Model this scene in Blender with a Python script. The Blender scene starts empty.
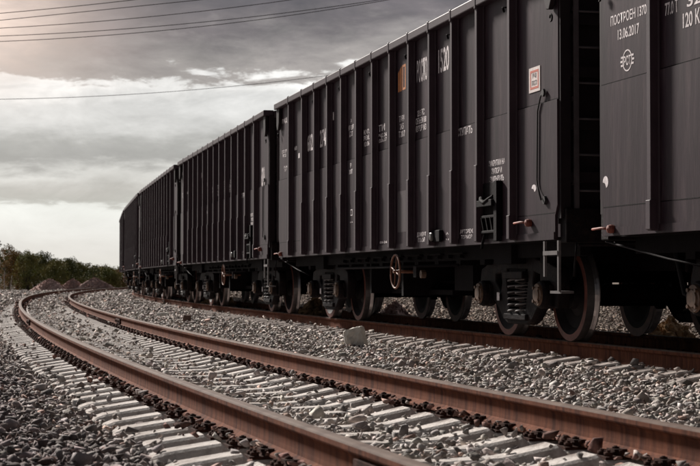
import bpy, bmesh, math, random
import numpy as np
from mathutils import Vector, Matrix
random.seed(7); rng = np.random.default_rng(7)
sc = bpy.context.scene
COL = sc.collection
R = math.radians

# ------------------------------------------------------------------ camera
CAM_Z = 1.032
cd = bpy.data.cameras.new('camera'); cam = bpy.data.objects.new('camera', cd); COL.objects.link(cam)
cam.location = (0, 0, CAM_Z); cam.rotation_euler = (R(90) + 0.02916, 0, 0)
cd.sensor_width = 36; cd.lens = 36 * 1598.5 / 700; cd.clip_end = 6000; cd.clip_start = 0.1
cd.dof.use_dof = True; cd.dof.focus_distance = 15.0; cd.dof.aperture_fstop = 7.0
sc.camera = cam

# ------------------------------------------------------------------ sun + sky
SUN_AZ = -31      # degrees from the view axis, negative = left
SUN_EL = 31
sd = bpy.data.lights.new('sun', 'SUN'); sun = bpy.data.objects.new('sun', sd); COL.objects.link(sun)
sd.energy = 5.0; sd.angle = R(7); sd.color = (1.0, 0.93, 0.86)
d = Vector((math.sin(R(SUN_AZ)) * math.cos(R(SUN_EL)), math.cos(R(SUN_AZ)) * math.cos(R(SUN_EL)), math.sin(R(SUN_EL))))
sun.rotation_euler = d.to_track_quat('Z', 'Y').to_euler()
W = bpy.data.worlds.new('World'); sc.world = W; W.use_nodes = True
nt = W.node_tree; N = nt.nodes; L = nt.links; N.clear()
def nd(t, **k):
    n = N.new(t)
    for a, b in k.items(): setattr(n, a, b)
    return n
def val(op, a, b=None, c=None):
    n = nd('ShaderNodeMath', operation=op)
    for i, v in enumerate((a, b, c)):
        if v is None: continue
        if isinstance(v, (int, float)): n.inputs[i].default_value = v
        else: L.new(v, n.inputs[i])
    return n.outputs[0]
tc = nd('ShaderNodeTexCoord'); sep = nd('ShaderNodeSeparateXYZ'); L.new(tc.outputs['Generated'], sep.inputs[0])
X, Y, Z = sep.outputs
az = val('ARCTAN2', X, Y); el = val('ARCSINE', Z)
def noise(sx, sz, scale, det=6, rough=0.6, off=0.0, dist=0.0):
    cb = nd('ShaderNodeCombineXYZ'); L.new(val('MULTIPLY', X, sx), cb.inputs[0]); L.new(val('MULTIPLY', Y, sx), cb.inputs[1])
    L.new(val('MULTIPLY_ADD', Z, sz, off), cb.inputs[2])
    n = nd('ShaderNodeTexNoise'); n.inputs['Scale'].default_value = scale; n.inputs['Detail'].default_value = det
    n.inputs['Roughness'].default_value = rough; n.inputs['Distortion'].default_value = dist
    L.new(cb.outputs[0], n.inputs['Vector']); return val('SUBTRACT', n.outputs[0], 0.5)
n_big = noise(1.0, 3.2, 7.0, 5, 0.55, 3.1)
n_fine = noise(1.0, 3.6, 26.0, 9, 0.62, 8.3, 0.3)
amp = val('MULTIPLY_ADD', val('SMOOTH_MIN', el, 0.3, 0.05), 0.28, 0.004)
warp = val('ADD', val('MULTIPLY', n_big, val('MULTIPLY', amp, 0.9)), val('MULTIPLY', n_fine, val('MULTIPLY', amp, 1.25)))
tilt = val('MULTIPLY', val('ADD', az, 0.15), -0.05)
e2 = val('ADD', val('ADD', el, warp), val('MULTIPLY', tilt, val('MULTIPLY', el, 5.0)))
fac = val('MULTIPLY', e2, 2.0)
ramp = nd('ShaderNodeValToRGB'); L.new(fac, ramp.inputs[0])
def s2l(v): return (v / 255.0) ** 2.2
stops = [(-0.01, (205, 205, 200)), (0.018, (206, 206, 204)), (0.030, (213, 214, 212)), (0.0445, (220, 222, 219)), (0.0475, (168, 168, 165)), (0.055, (178, 176, 173)), (0.064, (200, 199, 196)),
         (0.073, (148, 147, 146)), (0.084, (160, 159, 157)), (0.097, (196, 195, 193)), (0.110, (205, 204, 202)), (0.1245, (236, 234, 231)), (0.1285, (156, 149, 145)),
         (0.142, (134, 127, 125)), (0.158, (104, 96, 97)), (0.178, (88, 81, 84)), (0.25, (150, 147, 148)), (0.36, (190, 190, 190)), (0.5, (205, 205, 207))]
cr = ramp.color_ramp
for i, (p, c) in enumerate(stops):
    p = max(0.0, p * 2)
    e = cr.elements[i] if i < 2 else cr.elements.new(p)
    e.position = p; e.color = tuple(s2l(v) for v in c) + (1,)
# large light and dark patches inside the clouds
patch = noise(1.0, 2.2, 16.0, 9, 0.64, 21.7, 0.5)
gain = val('ADD', 1.07, val('MULTIPLY', patch, val('MULTIPLY', val('SMOOTH_MIN', val('MULTIPLY_ADD', el, 5.0, 0.06), 1.0, 0.1), 2.1)))
vm = nd('ShaderNodeVectorMath', operation='SCALE'); L.new(ramp.outputs[0], vm.inputs[0]); L.new(gain, vm.inputs['Scale'])
# thin spot where the sun glows through the cloud
def gauss(a0, e0, ra, re):
    da = val('DIVIDE', val('SUBTRACT', az, a0), ra); de = val('DIVIDE', val('SUBTRACT', el, e0), re)
    return val('EXPONENT', val('MULTIPLY', val('ADD', val('MULTIPLY', da, da), val('MULTIPLY', de, de)), -1.0))
glow = val('MULTIPLY', gauss(-0.232, 0.158, 0.068, 0.036), val('MULTIPLY_ADD', n_fine, 1.2, 1.0))
gm = nd('ShaderNodeMix', data_type='RGBA'); L.new(glow, gm.inputs[0]); L.new(vm.outputs[0], gm.inputs[6]); gm.inputs[7].default_value = (0.86, 0.68, 0.58, 1)
# dimming added to the unseen sky behind the camera, darkens near faces of ribs
mr = nd('ShaderNodeMapRange', interpolation_type='SMOOTHSTEP'); L.new(val('SUBTRACT', Y, val('MULTIPLY', X, 0.25)), mr.inputs[0])
mr.inputs[1].default_value = -0.2; mr.inputs[2].default_value = 0.85; mr.inputs[3].default_value = 0.08; mr.inputs[4].default_value = 1.05
gm2 = nd('ShaderNodeVectorMath', operation='SCALE'); L.new(gm.outputs[2], gm2.inputs[0]); L.new(mr.outputs[0], gm2.inputs['Scale'])
sky = nd('ShaderNodeTexSky'); sky.sky_type = 'NISHITA'; sky.sun_disc = False
sky.sun_elevation = R(SUN_EL); sky.sun_rotation = R(SUN_AZ)
STR = 0.1
sc10 = nd('ShaderNodeVectorMath', operation='SCALE'); L.new(gm2.outputs[0], sc10.inputs[0]); sc10.inputs['Scale'].default_value = 0.665 / STR
mx = nd('ShaderNodeMix', data_type='RGBA'); mx.inputs[0].default_value = 0.95
L.new(sky.outputs[0], mx.inputs[6]); L.new(sc10.outputs[0], mx.inputs[7])
bg = nd('ShaderNodeBackground'); bg.inputs[1].default_value = STR; L.new(mx.outputs[2], bg.inputs[0])
out = nd('ShaderNodeOutputWorld'); L.new(bg.outputs[0], out.inputs[0])
vs = sc.view_settings; vs.view_transform = 'Standard'; vs.look = 'None'; vs.gamma = 1; vs.exposure = 0.62; vs.use_curve_mapping = False

# ------------------------------------------------------------------ materials
MATS = {}
def mat(name, col, rough=0.7, metal=0.0, spec=0.3, var=0.0, vscale=3.0, col2=None, c2scale=8.0, c2lo=0.5, c2hi=0.65,
        bump=0.0, bscale=40.0, stretch=None, attr=None, attr_lo=0.6, attr_hi=1.4):
    if name in MATS: return MATS[name]
    m = bpy.data.materials.new(name); m.use_nodes = True; t = m.node_tree; b = t.nodes['Principled BSDF']
    b.inputs['Roughness'].default_value = rough; b.inputs['Metallic'].default_value = metal
    b.inputs['Specular IOR Level'].default_value = spec
    tc = t.nodes.new('ShaderNodeTexCoord'); mp = t.nodes.new('ShaderNodeMapping'); t.links.new(tc.outputs['Object'], mp.inputs[0])
    if stretch: mp.inputs['Scale'].default_value = stretch
    rgb = t.nodes.new('ShaderNodeRGB'); rgb.outputs[0].default_value = (*col, 1); cur = rgb.outputs[0]
    def nz(scale, det=6):
        n = t.nodes.new('ShaderNodeTexNoise'); n.inputs['Scale'].default_value = scale; n.inputs['Detail'].default_value = det
        n.inputs['Roughness'].default_value = 0.62; t.links.new(mp.outputs[0], n.inputs['Vector']); return n.outputs[0]
    if col2:
        r = t.nodes.new('ShaderNodeMapRange'); t.links.new(nz(c2scale), r.inputs[0]); r.inputs[1].default_value = c2lo; r.inputs[2].default_value = c2hi
        x = t.nodes.new('ShaderNodeMix'); x.data_type = 'RGBA'; t.links.new(r.outputs[0], x.inputs[0]); t.links.new(cur, x.inputs[6]); x.inputs[7].default_value = (*col2, 1); cur = x.outputs[2]
    if var:
        r = t.nodes.new('ShaderNodeMapRange'); t.links.new(nz(vscale), r.inputs[0]); r.inputs[1].default_value = 0.3; r.inputs[2].default_value = 0.7
        r.inputs[3].default_value = 1 - var; r.inputs[4].default_value = 1 + var
        x = t.nodes.new('ShaderNodeVectorMath'); x.operation = 'SCALE'; t.links.new(cur, x.inputs[0]); t.links.new(r.outputs[0], x.inputs['Scale']); cur = x.outputs[0]
    if attr:
        a = t.nodes.new('ShaderNodeAttribute'); a.attribute_name = attr
        x = t.nodes.new('ShaderNodeVectorMath'); x.operation = 'MULTIPLY'; t.links.new(cur, x.inputs[0]); t.links.new(a.outputs['Color'], x.inputs[1]); cur = x.outputs[0]
    t.links.new(cur, b.inputs['Base Color'])
    if bump:
        bp = t.nodes.new('ShaderNodeBump'); bp.inputs['Strength'].default_value = bump; bp.inputs['Distance'].default_value = 0.02
        t.links.new(nz(bscale, 8), bp.inputs['Height']); t.links.new(bp.outputs[0], b.inputs['Normal'])
    MATS[name] = m; return m
M_PAINT = mat('wagon_paint', (0.025, 0.0135, 0.0195), 0.5, spec=0.13, var=0.42, vscale=1.1, stretch=(2.6, 2.6, 0.40), col2=(0.056, 0.037, 0.042), c2scale=4, c2lo=0.50, c2hi=0.78, bump=0.35, bscale=1.6)
M_RAILP = mat('wagon_edge_paint', (0.043, 0.026, 0.034), 0.48, spec=0.28, var=0.2, vscale=4, bump=0.05, bscale=30)
M_DARK = mat('black_undercarriage', (0.006, 0.004, 0.005), 0.8, spec=0.08, var=0.4, vscale=6, bump=0.2, bscale=30)
M_FRAME = mat('dirty_cast_steel', (0.008, 0.005, 0.006), 0.65, spec=0.10, var=0.45, vscale=7, col2=(0.02, 0.012, 0.011), c2scale=9, bump=0.4, bscale=40)
M_ENDW = mat('end_wall_paint', (0.018, 0.012, 0.014), 0.6, spec=0.15, var=0.3, vscale=3)
M_SPRING = mat('spring_steel', (0.13, 0.115, 0.115), 0.5, spec=0.4, var=0.3, vscale=12)
M_WHEEL = mat('wheel_disc', (0.010, 0.007, 0.008), 0.7, spec=0.2, var=0.4, vscale=8)
M_RIM = mat('wheel_rim_rust', (0.12, 0.038, 0.028), 0.55, spec=0.3, var=0.4, vscale=10)
M_TREAD = mat('wheel_tread', (0.34, 0.31, 0.31), 0.28, metal=0.9, spec=0.5, var=0.2, vscale=14)
M_CAP = mat('bearing_cap_rust', (0.10, 0.058, 0.038), 0.6, spec=0.3, var=0.5, vscale=16)
M_STEP = mat('grey_step_steel', (0.11, 0.097, 0.098), 0.6, spec=0.3, var=0.25, vscale=9)
M_BRASS = mat('copper_coloured_handwheel', (0.16, 0.065, 0.038), 0.6, spec=0.35, var=0.3, vscale=20)
M_RED = mat('red_paint', (0.17, 0.04, 0.026), 0.65, spec=0.4, var=0.2, vscale=30)
M_WHITE = mat('white_stencil_paint', (0.70, 0.64, 0.65), 0.7, spec=0.2, var=0.35, vscale=30)
M_ORANGE = mat('orange_stencil_paint', (0.50, 0.19, 0.07), 0.7, spec=0.2, var=0.2, vscale=20)
M_LITRED = mat('plate_red', (0.5, 0.12, 0.08), 0.6, spec=0.3)
M_PLATE = mat('plate_white', (0.66, 0.58, 0.56), 0.6, spec=0.3, var=0.15, vscale=20)
M_PATCH = mat('repainted_patch', (0.055, 0.04, 0.045), 0.5, spec=0.3, var=0.1, vscale=4)
M_RUST = mat('rail_rust', (0.145, 0.056, 0.033), 0.92, spec=0.08, var=0.32, vscale=1.0, stretch=(22, 22, 2.5), col2=(0.080, 0.032, 0.022), c2scale=0.7, c2lo=0.45, c2hi=0.62, bump=0.35, bscale=8)
M_HEAD = mat('rail_head', (0.115, 0.080, 0.064), 0.82, metal=0.0, spec=0.12, var=0.22, vscale=8, col2=(0.075, 0.045, 0.035), c2scale=5, c2lo=0.45, c2hi=0.65)
M_FAST = mat('fastening_rust', (0.055, 0.026, 0.020), 0.9, spec=0.08, var=0.6, vscale=14, bump=0.5, bscale=60)
M_CONC = mat('sleeper_concrete', (0.52, 0.48, 0.45), 0.9, spec=0.15, var=0.24, vscale=9, col2=(0.27, 0.225, 0.20), c2scale=6, c2lo=0.48, c2hi=0.70, bump=0.8, bscale=45)
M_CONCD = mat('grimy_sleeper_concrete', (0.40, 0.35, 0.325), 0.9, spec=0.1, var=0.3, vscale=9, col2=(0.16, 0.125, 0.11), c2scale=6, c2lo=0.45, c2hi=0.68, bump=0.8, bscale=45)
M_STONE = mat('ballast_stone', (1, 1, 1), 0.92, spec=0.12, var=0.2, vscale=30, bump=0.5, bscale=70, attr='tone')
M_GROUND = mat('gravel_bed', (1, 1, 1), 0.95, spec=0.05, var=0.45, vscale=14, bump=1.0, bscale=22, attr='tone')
M_BLOCK = mat('pale_concrete_lump', (0.66, 0.63, 0.57), 0.9, spec=0.15, var=0.15, vscale=7, bump=0.6, bscale=30)
M_ROCK = mat('grey_rock', (0.36, 0.33, 0.31), 0.9, spec=0.15, var=0.25, vscale=12, bump=0.6, bscale=40)
M_ROCKR = mat('rusty_rock', (0.13, 0.085, 0.07), 0.9, spec=0.15, var=0.3, vscale=12, bump=0.6, bscale=40)
M_MOUND = mat('reddish_rubble', (0.36, 0.25, 0.225), 0.95, spec=0.05, var=0.4, vscale=5, col2=(0.33, 0.26, 0.23), c2scale=9, c2lo=0.6, c2hi=0.75, bump=0.8, bscale=10)
M_TAN = mat('tan_rubble', (0.36, 0.23, 0.13), 0.95, spec=0.05, var=0.45, vscale=6, bump=0.8, bscale=12)
M_WIRE = mat('wire', (0.03, 0.022, 0.022), 0.6)
M_BARK = mat('bark', (0.07, 0.055, 0.045), 0.9, var=0.4, vscale=10)
M_BIRCH = mat('birch_bark', (0.33, 0.29, 0.26), 0.9, var=0.4, vscale=10)
M_LADDER = mat('ladder_paint', (0.075, 0.062, 0.066), 0.55, spec=0.35, var=0.2, vscale=9)
M_HOSE = mat('black_rubber', (0.012, 0.01, 0.011), 0.6)
M_LAMP = mat('lens_grey', (0.10, 0.095, 0.09), 0.3, spec=0.5)
def leafmat(name, a, b):
    m = mat(name, a, 0.8, spec=0.1, var=0.5, vscale=1.6, col2=b, c2scale=0.9, c2lo=0.42, c2hi=0.62)
    return m
M_LEAF = [leafmat('leaf_green_brown', (0.15, 0.165, 0.06), (0.23, 0.19, 0.07)), leafmat('leaf_rust', (0.26, 0.155, 0.06), (0.17, 0.135, 0.055)),
          leafmat('leaf_dark', (0.10, 0.115, 0.05), (0.16, 0.15, 0.06))]

# ------------------------------------------------------------------ tagging and mesh helpers
def tag(o, label=None, cat=None, group=None, kind=None):
    if label: o['label'] = label
    if cat: o['category'] = cat
    if group: o['group'] = group
    if kind: o['kind'] = kind
    return o
def link(name, me, parent=None, mats=()):
    o = bpy.data.objects.new(name, me); COL.objects.link(o)
    for m in mats: me.materials.append(m)
    if parent: o.parent = parent
    return o
def empty(name, loc=(0, 0, 0), rz=0):
    o = bpy.data.objects.new(name, None); COL.objects.link(o); o.location = loc; o.rotation_euler = (0, 0, rz); o.empty_display_size = 0.3; return o
class MB:
    def __init__(s): s.v = []; s.f = []; s.m = []; s.sm = []
    def add(s, vs, fs, mi=0, smooth=False):
        b = len(s.v); s.v += [tuple(v) for v in vs]; s.f += [tuple(b + i for i in f) for f in fs]; s.m += [mi] * len(fs); s.sm += [smooth] * len(fs); return s
    def box(s, x0, x1, y0, y1, z0, z1, mi=0):
        vs = [(x, y, z) for z in (z0, z1) for y in (y0, y1) for x in (x0, x1)]
        return s.add(vs, [(0, 2, 3, 1), (4, 5, 7, 6), (0, 1, 5, 4), (2, 6, 7, 3), (0, 4, 6, 2), (1, 3, 7, 5)], mi)
    def bar(s, a, b, w, h, mi=0):        # rectangular bar between two points
        a = Vector(a); b = Vector(b); t = (b - a).normalized(); u = Vector((0, 0, 1)) if abs(t.z) < 0.9 else Vector((0, 1, 0))
        r = t.cross(u).normalized() * w / 2; u = r.cross(t).normalized() * h / 2
        vs = [p + q for p in (a, b) for q in (-r - u, r - u, r + u, -r + u)]
        return s.add(vs, [(0, 3, 2, 1), (4, 5, 6, 7), (0, 1, 5, 4), (1, 2, 6, 5), (2, 3, 7, 6), (3, 0, 4, 7)], mi)
    def tube(s, pts, r, n=8, mi=0, cap=True, closed=False):
        pts = [Vector(p) for p in pts]; K = len(pts); rs = r if isinstance(r, (list, tuple)) else [r] * K
        vs = []; prev = None
        for i, p in enumerate(pts):
            t = ((pts[(i + 1) % K] if (closed or i < K - 1) else p) - (pts[i - 1] if (closed or i > 0) else p)).normalized()
            if prev is None: prev = t.orthogonal().normalized()
            prev = (prev - t * prev.dot(t)).normalized(); q = t.cross(prev)
            for k in range(n):
                a = 2 * math.pi * k / n; vs.append(p + (prev * math.cos(a) + q * math.sin(a)) * rs[i])
        fs = []
        for i in range(K if closed else K - 1):
            j = (i + 1) % K
            for k in range(n): fs.append((i * n + k, i * n + (k + 1) % n, j * n + (k + 1) % n, j * n + k))
        s.add(vs, fs, mi, True)
        if cap and not closed:
            b = len(s.v) - len(vs); s.f += [tuple(b + k for k in reversed(range(n))), tuple(b + (K - 1) * n + k for k in range(n))]; s.m += [mi] * 2; s.sm += [False] * 2
        return s
    def lathe(s, prof, axis='y', n=40, c=(0, 0, 0), mis=None, flip=1):   # prof: list of (offset along axis, radius)
        K = len(prof); base = len(s.v)
        for (h, r) in prof:
            for k in range(n):
                a = 2 * math.pi * k / n; p, q = r * math.cos(a), r * math.sin(a)
                s.v.append((c[0] + p, c[1] + h * flip, c[2] + q) if axis == 'y' else (c[0] + h * flip, c[1] + p, c[2] + q) if axis == 'x' else (c[0] + p, c[1] + q, c[2] + h))
        for i in range(K - 1):
            for k in range(n):
                s.f.append((base + i * n + k, base + i * n + (k + 1) % n, base + (i + 1) * n + (k + 1) % n, base + (i + 1) * n + k))
                s.m.append(mis[i] if mis else 0); s.sm.append(False)
        return s
    def build(s, name, mats, parent=None, bevel=0):
        me = bpy.data.meshes.new(name); me.from_pydata(s.v, [], s.f)
        me.polygons.foreach_set('material_index', s.m); me.polygons.foreach_set('use_smooth', s.sm)
        bm = bmesh.new(); bm.from_mesh(me); bmesh.ops.recalc_face_normals(bm, faces=bm.faces); bm.to_mesh(me); bm.free()
        o = link(name, me, parent, mats if isinstance(mats, (list, tuple)) else (mats,))
        if bevel:
            b = o.modifiers.new('bevel', 'BEVEL'); b.width = bevel; b.segments = 2; b.limit_method = 'ANGLE'
        return o
def plate(name, outer, holes, thick, m, parent, plane='xz', off=0.0, bevel=0.0, corner=None):
    """polygon with holes, extruded: goes through a filled 2-D curve"""
    c = bpy.data.curves.new(name, 'CURVE'); c.dimensions = '2D'; c.fill_mode = 'BOTH'; c.extrude = thick / 2 - bevel; c.bevel_depth = bevel; c.bevel_resolution = 1
    for poly in [outer] + holes:
        sp = c.splines.new('POLY'); sp.points.add(len(poly) - 1)
        for p, q in zip(sp.points, poly): p.co = (q[0], q[1], 0, 1)
        sp.use_cyclic_u = True
    o = bpy.data.objects.new(name, c); COL.objects.link(o); dg = bpy.context.evaluated_depsgraph_get(); dg.update()
    me = bpy.data.meshes.new_from_object(o.evaluated_get(dg)); bpy.data.objects.remove(o); bpy.data.curves.remove(c)
    me.transform(Matrix.Rotation(R(90), 4, 'X')); me.transform(Matrix.Translation((0, off, 0)))
    me.materials.clear(); me.name = name
    return link(name, me, parent, (m,))
def text_mesh(lines, spacing=1.15):
    c = bpy.data.curves.new('t', 'FONT'); c.body = '\n'.join(lines); c.size = 1; c.space_line = spacing; c.align_x = 'CENTER'; c.extrude = 0.0; c.offset = 0.016
    o = bpy.data.objects.new('t', c); COL.objects.link(o); dg = bpy.context.evaluated_depsgraph_get(); dg.update()
    me = bpy.data.meshes.new_from_object(o.evaluated_get(dg)); bpy.data.objects.remove(o); bpy.data.curves.remove(c)
    return me

# ------------------------------------------------------------------ track alignments (fitted to the photograph)
K_T = ([-60, -15, 5, 20, 35, 50, 70, 100, 160], [0.9, 0.9006, 1.5219, 1.7732, 1.7991, 1.4772, 1.4346, 1.4345, 1.4345])
K_F = ([-60, -15, 5, 20, 35, 50, 70, 100, 160, 250], [3.2, 3.4385, 2.5764, 1.7541, 1.2792, 1.8572, 1.6565, 1.7352, 1.7369, 1.7369])
class Track:
    def __init__(s, x0, y0, h0, K, top):
        ds = 0.25; S = np.arange(-60, 300, ds); k = np.interp(S, K[0], K[1]) * 1e-3
        th = np.cumsum(k) * ds; i0 = np.argmin(abs(S)); th = th - th[i0] + h0
        Xs = np.cumsum(np.sin(th)) * ds; Ys = np.cumsum(np.cos(th)) * ds
        s.S = S; s.X = Xs + x0 - Xs[i0]; s.Y = Ys + y0 - Ys[i0]; s.H = th; s.top = top
    def at(s, q, t=0.0):     # point at arc length q, t metres to the right
        h = np.interp(q, s.S, s.H); return np.interp(q, s.S, s.X) + t * np.cos(h), np.interp(q, s.S, s.Y) - t * np.sin(h), h
    def st(s, x, y):          # world -> (s, t)
        x = np.atleast_1d(x); y = np.atleast_1d(y); so = np.empty(len(x)); to = np.empty(len(x))
        XS, YS, HS, SS = s.X[::4], s.Y[::4], s.H[::4], s.S[::4]
        for a in range(0, len(x), 20000):
            xx = x[a:a + 20000, None]; yy = y[a:a + 20000, None]
            i = np.argmin((xx - XS) ** 2 + (yy - YS) ** 2, axis=1)
            dx = xx[:, 0] - XS[i]; dy = yy[:, 0] - YS[i]
            so[a:a + 20000] = SS[i] + dx * np.sin(HS[i]) + dy * np.cos(HS[i]); to[a:a + 20000] = dx * np.cos(HS[i]) - dy * np.sin(HS[i])
        return so, to
TR = Track(2.850128, 17.50722, -0.2548809, K_T, 0.400)
FG = Track(-0.8331736, 12.35009, -0.2673907, K_F, 0.385)

def vnoise(x, y, f, seed=0):
    """smooth value noise in numpy"""
    r = np.random.default_rng(seed).random((64, 64)); u = x * f + 100.5; v = y * f + 77.3
    i = np.floor(u).astype(int); j = np.floor(v).astype(int); a = u - i; b = v - j; a = a * a * (3 - 2 * a); b = b * b * (3 - 2 * b)
    g = lambda p, q: r[p % 64, q % 64]
    return (g(i, j) * (1 - a) + g(i + 1, j) * a) * (1 - b) + (g(i, j + 1) * (1 - a) + g(i + 1, j + 1) * a) * b - 0.5
def ground(x, y):
    """height and zone data of the gravel sheet"""
    sf, tf = FG.st(x, y); s2, tt = TR.st(x, y)
    base = np.where(tf < 0, np.interp(-tf, [0, 1.0, 1.5, 3.0, 5.0, 9.0], [-.255, -.285, -.25, -.245, -.34, -.42]),
                    np.interp(tf, [0, 1.0, 1.4, 2.4, 3.2, 3.4, 4.2], [-.262, -.262, -.245, -.215, -.20, -.21, -.22]))
    right = np.interp(tt, [-1.4, -1.0, 1.0, 1.4, 2.2, 3.5, 6, 10], [-.210, -.235, -.24, -.205, -.20, -.26, -.30, -.32])
    z = np.where(tt > -1.5, right, base)
    z = z + 0.39 + 0.05 * vnoise(x, y, 0.5, 1) * np.clip((np.abs(tf) - 1.2), 0, 1) + 0.03 * vnoise(x, y, 2.2, 2)
    d = np.hypot(x, y); far = np.clip((d - 95) / 60, 0, 1); z = z * (1 - far) + 0.12 * far
    return z, sf, tf, s2, tt
def tones(x, y, tf, tt, n):
    """stone colours by place: dark purple-grey shoulder, pale stone between the tracks, near-black shade painted on the bed under the train"""
    left = np.array([0.205, 0.174, 0.170]); mid = np.array([0.39, 0.35, 0.327]); shade = np.array([0.020, 0.014, 0.014]); far = np.array([0.21, 0.17, 0.145])
    m = np.clip((tf + 1.9 + 0.9 * vnoise(x, y, 0.8, 5)) / 0.8, 0, 1)[:, None]
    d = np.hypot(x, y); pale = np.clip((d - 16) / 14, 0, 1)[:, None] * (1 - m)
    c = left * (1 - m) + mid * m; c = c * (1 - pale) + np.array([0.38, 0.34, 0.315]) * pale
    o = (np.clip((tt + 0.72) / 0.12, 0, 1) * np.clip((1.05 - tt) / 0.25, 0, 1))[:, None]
    c = c * (1 - o * 0.93) + shade * o * 0.93  # shade beneath the wagons, put into the stone colour between the train's rails
    f = np.clip((tt - 1.2) / 0.8, 0, 1)[:, None]; c = c * (1 - f) + far * f
    if n: c = c * (0.42 + 1.1 * rng.random(len(x)) ** 1.15)[:, None] * (1 + 0.07 * (rng.random((len(x), 3)) - 0.5) * np.array([1.6, 0.5, -1.2]))
    rr = rng.random(len(x)); rust = (rr < 0.06)[:, None] if n else np.zeros((len(x), 1), bool)
    return np.where(rust, c * np.array([1.05, 0.84, 0.76]), c)

# ------------------------------------------------------------------ the ground sheet
def make_ground():
    ys = np.concatenate([np.linspace(-400, -8, 14)[:-1], np.arange(-8, 4, 0.5), np.arange(4, 22, 0.09), np.arange(22, 45, 0.22), np.arange(45, 130, 0.7), np.geomspace(130, 4000, 26)])
    xs = np.concatenate([-np.geomspace(4000, 46, 18), np.arange(-45, -12, 1.2), np.arange(-12, 9, 0.11), np.arange(9, 40, 1.2), np.geomspace(41, 4000, 18)])
    GX, GY = np.meshgrid(xs, ys); x = GX.ravel(); y = GY.ravel(); z, sf, tf, s2, tt = ground(x, y)
    far = np.hypot(x, y) > 250; z[far] = 0.12
    z = z - 0.02 * (np.hypot(x, y) < 45)
    nx, ny = len(xs), len(ys); idx = np.arange(nx * ny).reshape(ny, nx)
    q = np.stack([idx[:-1, :-1], idx[:-1, 1:], idx[1:, 1:], idx[1:, :-1]], -1).reshape(-1, 4)
    me = bpy.data.meshes.new('ground'); me.vertices.add(nx * ny); me.vertices.foreach_set('co', np.stack([x, y, z], 1).ravel())
    me.loops.add(q.size); me.loops.foreach_set('vertex_index', q.ravel()); me.polygons.add(len(q)); me.polygons.foreach_set('loop_start', np.arange(len(q)) * 4)
    me.update(); me.validate()
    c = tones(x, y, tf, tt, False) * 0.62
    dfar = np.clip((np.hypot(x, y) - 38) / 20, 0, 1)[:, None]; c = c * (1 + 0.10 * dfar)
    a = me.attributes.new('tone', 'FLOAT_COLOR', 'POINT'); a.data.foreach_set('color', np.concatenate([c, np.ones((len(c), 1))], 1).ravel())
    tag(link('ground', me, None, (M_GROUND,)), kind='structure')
make_ground()

# ------------------------------------------------------------------ crushed stone (real stones, one object)
def stone_variants(n, pts, seed):
    r = random.Random(seed); res = []
    for _ in range(n):
        bm = bmesh.new()
        for _ in range(pts):
            v = Vector((r.uniform(-1, 1), r.uniform(-1, 1), r.uniform(-1, 1))); v = v / max(abs(v.x), abs(v.y), abs(v.z)) * r.uniform(0.72, 1.0)
            if v.length > 1.3: v *= 1.3 / v.length
            bm.verts.new(v)
        h = bmesh.ops.convex_hull(bm, input=bm.verts); bmesh.ops.delete(bm, geom=list(set(g for g in h['geom_interior'] if isinstance(g, bmesh.types.BMVert))), context='VERTS')
        bm.verts.ensure_lookup_table(); bm.verts.index_update()
        vs = np.array([v.co[:] for v in bm.verts]); fs = np.array([[v.index for v in f.verts] for f in bm.faces if len(f.verts) == 3]); bm.free()
        res.append((vs, fs))
    return res
VAR = stone_variants(24, 9, 3); VARF = stone_variants(8, 7, 4)
def build_stones(name, P, size, tone, m, variants, flat=0.75):
    n = len(P); which = rng.integers(0, len(variants), n); V = []; F = []; C = []; base = 0
    for k, (vs, fs) in enumerate(variants):
        i = np.where(which == k)[0]
        if not len(i): continue
        q = rng.normal(size=(len(i), 4)); q /= np.linalg.norm(q, axis=1)[:, None]; w, a, b, c = q.T
        Rm = np.stack([1 - 2 * (b * b + c * c), 2 * (a * b - c * w), 2 * (a * c + b * w), 2 * (a * b + c * w), 1 - 2 * (a * a + c * c), 2 * (b * c - a * w),
                       2 * (a * c - b * w), 2 * (b * c + a * w), 1 - 2 * (a * a + b * b)], 1).reshape(-1, 3, 3)
        sc3 = size[i][:, None] * np.stack([np.ones(len(i)), rng.uniform(0.6, 0.95, len(i)), rng.uniform(0.4, 0.8, len(i))], 1)
        v = np.einsum('nij,nvj->nvi', Rm, vs[None] * sc3[:, None, :]); v[:, :, 2] *= flat; v += P[i][:, None, :]
        V.append(v.reshape(-1, 3)); F.append((fs[None] + (base + np.arange(len(i)) * len(vs))[:, None, None]).reshape(-1, 3))
        C.append(np.repeat(tone[i], len(vs), axis=0)); base += len(i) * len(vs)
    V = np.concatenate(V); F = np.concatenate(F); C = np.concatenate(C)
    me = bpy.data.meshes.new(name); me.vertices.add(len(V)); me.vertices.foreach_set('co', V.ravel().astype(np.float32))
    me.loops.add(F.size); me.loops.foreach_set('vertex_index', F.ravel().astype(np.int32)); me.polygons.add(len(F)); me.polygons.foreach_set('loop_start', (np.arange(len(F)) * 3).astype(np.int32))
    me.update()
    a = me.attributes.new('tone', 'FLOAT_COLOR', 'POINT'); a.data.foreach_set('color', np.concatenate([C, np.ones((len(C), 1))], 1).ravel().astype(np.float32))
    return link(name, me, None, (m,))
SLP = 0.47
SLT = [0, 0.30, 0.585, 0.625, 0.965, 1.0, 1.35]; SLZ = [-.235, -.225, -.168, -.197, -.197, -.166, -.215]      # top profile with the recessed rail seats
def sleeper_top(t, rail_top):
    return rail_top + float(np.interp(abs(t), SLT, SLZ))
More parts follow.
